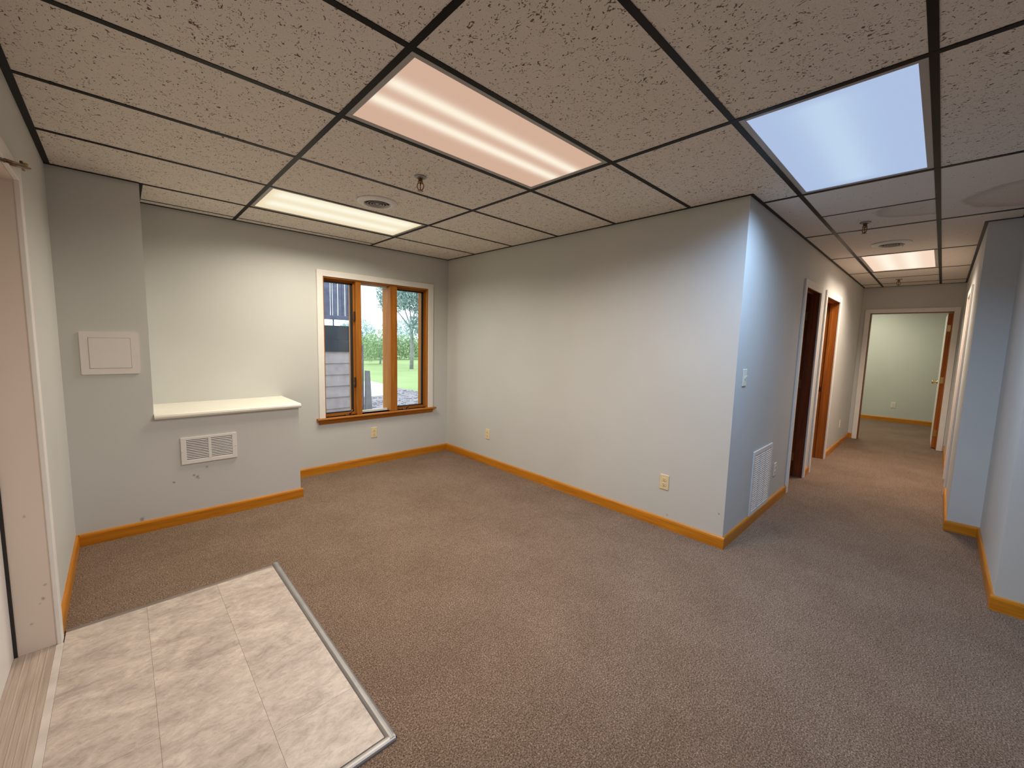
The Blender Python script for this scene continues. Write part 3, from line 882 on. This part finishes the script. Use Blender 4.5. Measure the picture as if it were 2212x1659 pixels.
# return grille on the hallway wall
t = tag(empty('return_grille', (3.018, YH, 0.338)), 'tall white return-air grille low on the hallway wall', 'air vent')
W2, H2 = 0.252, 0.262
for b in ((-W2, W2, -0.010, 0, H2 - 0.034, H2), (-W2, W2, -0.010, 0, -H2, -H2 + 0.034), (-W2, -W2 + 0.034, -0.010, 0, -H2 + 0.034, H2 - 0.034),
          (W2 - 0.034, W2, -0.010, 0, -H2 + 0.034, H2 - 0.034)):
    bm = bmesh.new(); bx(bm, *b, 0.002); obj('frame', bm, 'metalwhite', t)
for x in (-0.073, 0.073):
    bm = bmesh.new(); bx(bm, x - 0.006, x + 0.006, -0.010, -0.001, -H2 + 0.034, H2 - 0.034); obj('divider', bm, 'metalwhite', t)
bm = bmesh.new(); bx(bm, -W2 + 0.01, W2 - 0.01, -0.0012, -0.0004, -H2 + 0.01, H2 - 0.01); obj('backing', bm, 'duct_shade', t)
n = 26
bm0 = bmesh.new(); prism(bm0, [(-0.0098, -0.0072), (-0.0084, -0.0076), (-0.0022, 0.0040), (-0.0036, 0.0046)], 0, -W2 + 0.034, W2 - 0.034)
lv = obj('louvre', bm0, 'metalwhite', t)
for k in range(n):
    z = -H2 + 0.034 + (2 * H2 - 0.068) * (k + 0.5) / n
    o = lv if k == 0 else lv.copy()
    if k: COL.objects.link(o)
    o.location = (0, 0, z)

# ------------------------------------------------------------------ ceiling diffusers and sprinklers
def diffuser(x, y, label):
    t = tag(empty('ceiling_diffuser', (x, y, ZC)), label, 'air vent', 'round ceiling diffusers')
    bm = bmesh.new()
    lathe(bm, [(0.140, 0.002), (0.140, -0.004), (0.137, -0.006), (0.118, -0.0115), (0.098, -0.015), (0.094, -0.0155), (0.091, -0.012), (0.089, 0.002)], 48)
    smooth(obj('flange', bm, 'metalwhite', t))
    bm = bmesh.new(); bmesh.ops.create_circle(bm, cap_ends=True, radius=0.090, segments=40, matrix=Matrix.Translation((0, 0, 0.0018))); obj('throat_shade', bm, 'slot', t)  # flat black disc in place of the shade up inside the duct
    for r in (0.070, 0.050, 0.031):
        bm = bmesh.new()
        lathe(bm, [(r, -0.0135), (r - 0.0025, -0.0145), (r - 0.007, -0.006), (r - 0.0055, -0.005), (r, -0.0135)], 40)
        smooth(obj('cone_ring', bm, 'troffer', t))
    bm = bmesh.new(); lathe(bm, [(0.0001, -0.012), (0.010, -0.0125), (0.013, -0.008), (0.010, -0.002)], 20); smooth(obj('hub', bm, 'troffer', t))
    for a in (30, 150, 270):
        c, s = math.cos(math.radians(a)), math.sin(math.radians(a))
        bm = bmesh.new(); tube(bm, [(0.01 * c, 0.01 * s, -0.003), (0.09 * c, 0.09 * s, -0.003)], 0.0015, 6); obj('spoke', bm, 'troffer', t)
    bm = bmesh.new(); tube(bm, [(0.06, -0.075, -0.012), (0.062, -0.078, -0.024)], 0.003, 8); obj('lever', bm, 'metalwhite', t)
    return t
diffuser(0.640, 1.590, 'round white diffuser between the cream panel and the sprinkler')
diffuser(4.36, -0.915, 'round white diffuser in the hallway before the warm panel')

def sprinkler(x, y, label, rz=0.0):
    t = tag(empty('fire_sprinkler', (x, y, ZC), rz), label, 'sprinkler', 'ceiling fire sprinklers')
    bm = bmesh.new(); lathe(bm, [(0.034, 0.002), (0.035, -0.002), (0.030, -0.007), (0.014, -0.010), (0.013, -0.004)], 28); smooth(obj('escutcheon', bm, 'alu', t))
    bm = bmesh.new(); lathe(bm, [(0.013, -0.004), (0.013, -0.026), (0.016, -0.028), (0.016, -0.036), (0.010, -0.038), (0.0005, -0.038)], 20); smooth(obj('body', bm, 'chromebrown', t))
    for s in (-1, 1):
        bm = bmesh.new(); tube(bm, [(s * 0.011, 0, -0.032), (s * 0.018, 0, -0.044), (s * 0.020, 0, -0.056), (s * 0.014, 0, -0.070), (s * 0.004, 0, -0.079)], 0.0034, 8); obj('frame_arm', bm, 'chromebrown', t)
    bm = bmesh.new(); tube(bm, [(0, 0, -0.036), (0, 0, -0.058), (0, 0, -0.080)], 0.0036, 10, 0.0030); obj('bulb', bm, 'chromebrown', t)
    bm = bmesh.new()
    pts = []
    for k in range(24):
        r = 0.017 if k % 2 == 0 else 0.0125
        pts.append((r * math.cos(2 * math.pi * k / 24), r * math.sin(2 * math.pi * k / 24)))
    prism(bm, pts, 2, -0.083, -0.0805); obj('deflector', bm, 'chromebrown', t)
    return t
sprinkler(0.607, 0.945, 'brass sprinkler head between the pinkish panel and round diffuser', math.radians(-42))
sprinkler(3.41, -0.83, 'dark sprinkler head in the hallway before the diffuser', math.radians(50))
sprinkler(6.90, -0.83, 'tiny sprinkler head beyond the warm hallway panel', math.radians(-70))

# ------------------------------------------------------------------ door closer arm over the entrance
t = tag(empty('door_closer', (-1.016, 1.34, 2.07)), 'bronze door closer arm bracketed over the entrance casing', 'door closer')
bm = bmesh.new(); bx(bm, 0.0, 0.010, -0.028, 0.032, -0.013, 0.013, 0.003); obj('bracket', bm, 'bronze', t)
bm = bmesh.new(); tube(bm, [(0.012, 0.004, -0.012), (0.012, 0.004, 0.012)], 0.009, 12); obj('pivot', bm, 'brass', t)
bm = bmesh.new(); tube(bm, [(0.012, 0.0, 0.0), (0.020, -0.30, -0.072), (0.028, -0.62, -0.148)], 0.006, 8); obj('forearm', bm, 'bronze', t)
bm = bmesh.new(); tube(bm, [(0.026, -0.012, -0.008), (0.034, -0.30, -0.080), (0.040, -0.62, -0.156)], 0.004, 8); obj('adjusting_rod', bm, 'bronze', t)
bm = bmesh.new(); tube(bm, [(0.028, -0.62, -0.15), (-0.03, -0.70, -0.15), (-0.075, -0.74, -0.15)], 0.006, 8); obj('main_arm', bm, 'bronze', t)
bm = bmesh.new(); bx(bm, -0.138, -0.090, -0.86, -0.62, -0.24, -0.175, 0.006); obj('closer_body', bm, 'bronze', t)
bm = bmesh.new(); tube(bm, [(-0.10, -0.74, -0.14), (-0.10, -0.74, -0.176)], 0.008, 10); obj('spindle', bm, 'bronze', t)

# ------------------------------------------------------------------ outside the window
GZ = 0.15
def grassmat():
    m, nt, b = new_mat('mown_grass')
    v = coords(nt)
    n1 = noise(nt, v, 40, 4, 0.7)
    n2 = noise(nt, v, 0.7, 3)
    c = ramp(nt, n1, [(0.3, (0.22, 0.33, 0.10)), (0.7, (0.44, 0.56, 0.24))])
    c2 = ramp(nt, n2, [(0.3, (0.85, 0.9, 0.8)), (0.7, (1.12, 1.08, 1.1))])
    L(nt, mixc(nt, 1.0, c, c2, 'MULTIPLY'), b.inputs['Base Color'])
    b.inputs['Roughness'].default_value = 0.9
    bump(nt, b, n1, 0.6, 0.03)
    return m
M['grass'] = grassmat()
M['concrete'] = plain('pale_concrete', (0.72, 0.70, 0.68), 0.8, bumpy=0.2, bscale=80, var=0.12)
M['soil'] = plain('grey_gravel_bed', (0.36, 0.33, 0.34), 0.9, bumpy=0.4, bscale=60, var=0.5)
M['stone'] = plain('grey_stone', (0.45, 0.42, 0.44), 0.85, bumpy=0.3, bscale=40, var=0.5)
M['siding'] = plain('weathered_lavender_siding', (0.52, 0.44, 0.45), 0.8, bumpy=0.2, bscale=90, var=0.2)
M['darkband'] = plain('dark_band_board', (0.045, 0.05, 0.065), 0.7, bumpy=0.3, bscale=40, var=0.5)  # near-black mottled colour of the band above the siding
M['slat'] = plain('blue_grey_slat', (0.17, 0.18, 0.27), 0.75, bumpy=0.2, bscale=60, var=0.4)
M['post'] = plain('grey_timber_post', (0.30, 0.30, 0.33), 0.85, bumpy=0.3, bscale=60, var=0.3)
M['bark'] = plain('grey_bark', (0.34, 0.35, 0.36), 0.9, bumpy=0.5, bscale=30, var=0.4)
def leafmat(name, a, c):
    m, nt, b = new_mat(name)
    v = coords(nt)
    L(nt, ramp(nt, noise(nt, v, 7, 3), [(0.3, a), (0.7, c)]), b.inputs['Base Color'])
    b.inputs['Roughness'].default_value = 0.6
    return m
M['leaf_a'] = leafmat('haze_tinted_leaves', (0.22, 0.33, 0.32), (0.42, 0.54, 0.54))  # overexposed veil painted in: leaf colours paled towards blue
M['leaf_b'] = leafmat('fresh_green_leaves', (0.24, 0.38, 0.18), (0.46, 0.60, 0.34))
M['leaf_c'] = leafmat('haze_tinted_far_leaves', (0.40, 0.52, 0.54), (0.58, 0.68, 0.70))  # haze over the far trees is put into the leaf colour

struct('lawn', [(-6, 50, 3.3, 70, GZ - 0.1, GZ)], 'grass', 'bright mown lawn outside the window')
bm = bmesh.new()
prism(bm, [(1.2, 3.2), (10, 3.2), (10, 4.0), (4.45, 7.0), (4.25, 8.45), (3.9, 8.6), (1.2, 8.6)], 2, GZ, GZ + 0.006)
tag(obj('ground_gravel_bed', bm, 'soil'), 'grey gravel bed outside below the window', kind='structure')
bm = bmesh.new()
prism(bm, [(2.0, 6.95), (3.33, 6.95), (3.5, 6.75), (4.3, 8.45), (4.4, 10.0), (2.0, 9.4)], 2, GZ, GZ + 0.025)
tag(obj('path', bm, 'concrete'), 'pale concrete path beside the lawn', kind='structure')
# loose stones: nobody could count them
bm = bmesh.new()
for k in range(900):
    x, y = random.uniform(1.9, 5.2), random.uniform(4.2, 7.6)
    if y > 7.0 - (x - 3.3) * 0.1 + (0.9 if x > 3.6 else -0.2): continue
    if x < 2.25 and y < 5.2: continue
    r = random.uniform(0.014, 0.04)
    mt = Matrix.Translation((x, y, GZ + 0.006 + r * 0.3)) @ Matrix.Rotation(random.uniform(0, 6), 4, 'Z') @ Matrix.Diagonal((r * random.uniform(0.8, 1.5), r, r * 0.6, 1))
    bmesh.ops.create_icosphere(bm, subdivisions=1, radius=1.0, matrix=mt)
tag(obj('gravel', bm, 'stone'), 'loose grey stones scattered over the gravel bed', 'gravel', kind='stuff')

# lap-sided wall with dark band, and slatted screen hanging above it
sw = tag(empty('siding_wall', (1.0, 5.0, GZ)), 'low weathered lap-sided wall outside the left window pane', 'wall')
nb = 6
ex = (1.185 - GZ) / nb
for k in range(nb):
    bm = bmesh.new()
    z0, z1 = k * ex, (k + 1) * ex + 0.012
    prism(bm, [(-0.022, z0), (0.0, z0), (0.0, z1), (-0.006, z1)], 0, 0.0, 0.99)
    obj('lap_board', bm, 'siding', sw)
bm = bmesh.new(); bx(bm, 0.0, 0.99, 0.001, 0.09, 0, 1.185 - GZ); obj('core', bm, 'siding', sw)
bm = bmesh.new(); bx(bm, 0.0, 0.99, -0.03, 0.10, 1.186 - GZ, 1.36 - GZ, 0.004); obj('cap_band', bm, 'darkband', sw)
bm = bmesh.new(); bx(bm, 0.0, 0.99, -0.02, 0.09, 1.361 - GZ, 1.575 - GZ, 0.004); obj('cap_band', bm, 'darkband', sw)
sc = tag(empty('slat_screen', (1.0, 5.0, GZ)), 'hanging screen of dark vertical boards above the sided wall', 'screen')
bm = bmesh.new(); bx(bm, 0.0, 0.93, -0.03, 0.05, 1.665 - GZ, 1.725 - GZ, 0.003); obj('rail', bm, 'slat', sc)
bm = bmesh.new(); bx(bm, 0.0, 0.93, -0.03, 0.05, 2.52 - GZ, 2.60 - GZ, 0.003); obj('rail', bm, 'slat', sc)
for (x0, x1) in ((0.02, 0.30), (0.30, 0.52), (0.535, 0.552), (0.566, 0.628), (0.645, 0.69), (0.695, 0.735), (0.752, 0.776), (0.784, 0.86), (0.862, 0.925)):
    bm = bmesh.new(); bx(bm, x0, x1, -0.018, 0.012, 1.70 - GZ, 2.56 - GZ, 0.002); obj('slat', bm, 'slat', sc)
for x in (0.04, 0.575, 0.90):
    bm = bmesh.new(); bx(bm, x - 0.008, x + 0.008, 0.013, 0.03, 1.576 - GZ, 1.668 - GZ); obj('support', bm, 'slat', sc)

o = tag(empty('timber_post', (2.022, 5.075, GZ)), 'taller grey timber post beside the sided wall', 'post', 'timber posts outside')
bm = bmesh.new(); bx(bm, -0.027, 0.027, -0.03, 0.03, 0, 1.29 - GZ, 0.004); obj('timber', bm, 'post', o)
o = tag(empty('timber_post', (2.095, 4.99, GZ)), 'short leaning grey timber post in front of the path', 'post', 'timber posts outside')
bm = bmesh.new()
prism(bm, [(-0.055, 0), (0.055, 0), (0.016, 0.73), (-0.044, 0.735)], 1, -0.03, 0.03); obj('timber', bm, 'post', o)

def leaves(bm, n, centre, rad, size, flat=1.0):
    for k in range(n):
        while True:
            p = Vector((random.uniform(-1, 1), random.uniform(-1, 1), random.uniform(-1, 1)))
            if 0.15 < p.length < 1: break
        p = Vector((p.x * rad[0], p.y * rad[1], p.z * rad[2])) + Vector(centre)
        s = size * random.uniform(0.6, 1.4)
        rot = Matrix.Rotation(random.uniform(0, 6.3), 3, 'Z') @ Matrix.Rotation(random.uniform(-1.2, 1.2), 3, 'X') @ Matrix.Rotation(random.uniform(-0.8, 0.8), 3, 'Y')
        q = [rot @ Vector(c) * s + p for c in ((0, -1, 0), (0.45, -0.1, 0.08), (0, 1, -0.1), (-0.45, -0.1, 0.08))]
        bm.faces.new([bm.verts.new(c) for c in q])
def tree(name, label, loc, trunk_h, trunk_r, blobs, mat, leaf, nleaf, group=None):
    t = tag(empty(name, loc), label, 'tree' if 'tree' in name else 'bush', group)
    bm = bmesh.new()
    tube(bm, [(0, 0, -0.05), (0.04, 0.02, trunk_h * 0.5), (-0.03, 0.0, trunk_h)], trunk_r, 10, trunk_r * 0.6)
    for (c, r) in blobs:
        tube(bm, [(0, 0, trunk_h * 0.75), (c[0] * 0.5, c[1] * 0.5, (trunk_h * 0.9 + c[2]) / 2), (c[0] * 0.9, c[1] * 0.9, c[2])], trunk_r * 0.35, 6, trunk_r * 0.1)
    obj('trunk', bm, 'bark', t)
    bm = bmesh.new()
    tot = sum(r[0] * r[1] * r[2] for c, r in blobs)
    for c, r in blobs:
        leaves(bm, int(nleaf * r[0] * r[1] * r[2] / tot), c, r, leaf)
    obj('foliage', bm, mat, t)
    return t
tree('shade_tree', 'big pale shade tree filling the right window pane', (8.05, 14.0, GZ), 2.2, 0.085,
     [((-0.7, 0, 3.1), (0.8, 0.8, 0.8)), ((0.5, 0.2, 3.3), (1.0, 0.9, 1.0)), ((0.3, -0.5, 2.0), (0.55, 0.5, 0.6)), ((-0.1, 0.3, 4.4), (1.6, 1.2, 1.0)), ((0.9, -0.2, 2.2), (0.6, 0.6, 0.7)), ((1.5, 0.2, 3.4), (0.9, 0.8, 1.0)), ((-1.15, 0, 2.6), (0.3, 0.4, 0.35)), ((-0.1, -0.6, 1.75), (0.5, 0.4, 0.45)), ((0.55, -0.7, 1.5), (0.5, 0.4, 0.4))],
     'leaf_a', 0.06, 24000)
tree('garden_bush', 'loose green bush showing in the middle window pane', (8.35, 17.5, GZ), 0.5, 0.05,
     [((0, 0, 1.0), (0.75, 0.6, 0.75)), ((-0.5, 0, 0.6), (0.5, 0.5, 0.5)), ((0.4, 0.1, 1.6), (0.4, 0.4, 0.45))], 'leaf_b', 0.05, 1800)
tree('hedge', 'pale green clipped hedge along the far edge of the lawn', (10.6, 21.4, GZ), 0.4, 0.05,
     [((x, random.uniform(-0.2, 0.2), 0.6), (0.75, 0.6, 0.6)) for x in (-3.4, -2.5, -1.6, -0.8, 0.0, 0.8, 1.6, 2.5, 3.4)] +
     [((x, 0.1, 1.1), (0.6, 0.5, 0.4)) for x in (-2.9, -1.9, -0.9, 0.3, 1.3, 2.2)], 'leaf_b', 0.06, 16000)
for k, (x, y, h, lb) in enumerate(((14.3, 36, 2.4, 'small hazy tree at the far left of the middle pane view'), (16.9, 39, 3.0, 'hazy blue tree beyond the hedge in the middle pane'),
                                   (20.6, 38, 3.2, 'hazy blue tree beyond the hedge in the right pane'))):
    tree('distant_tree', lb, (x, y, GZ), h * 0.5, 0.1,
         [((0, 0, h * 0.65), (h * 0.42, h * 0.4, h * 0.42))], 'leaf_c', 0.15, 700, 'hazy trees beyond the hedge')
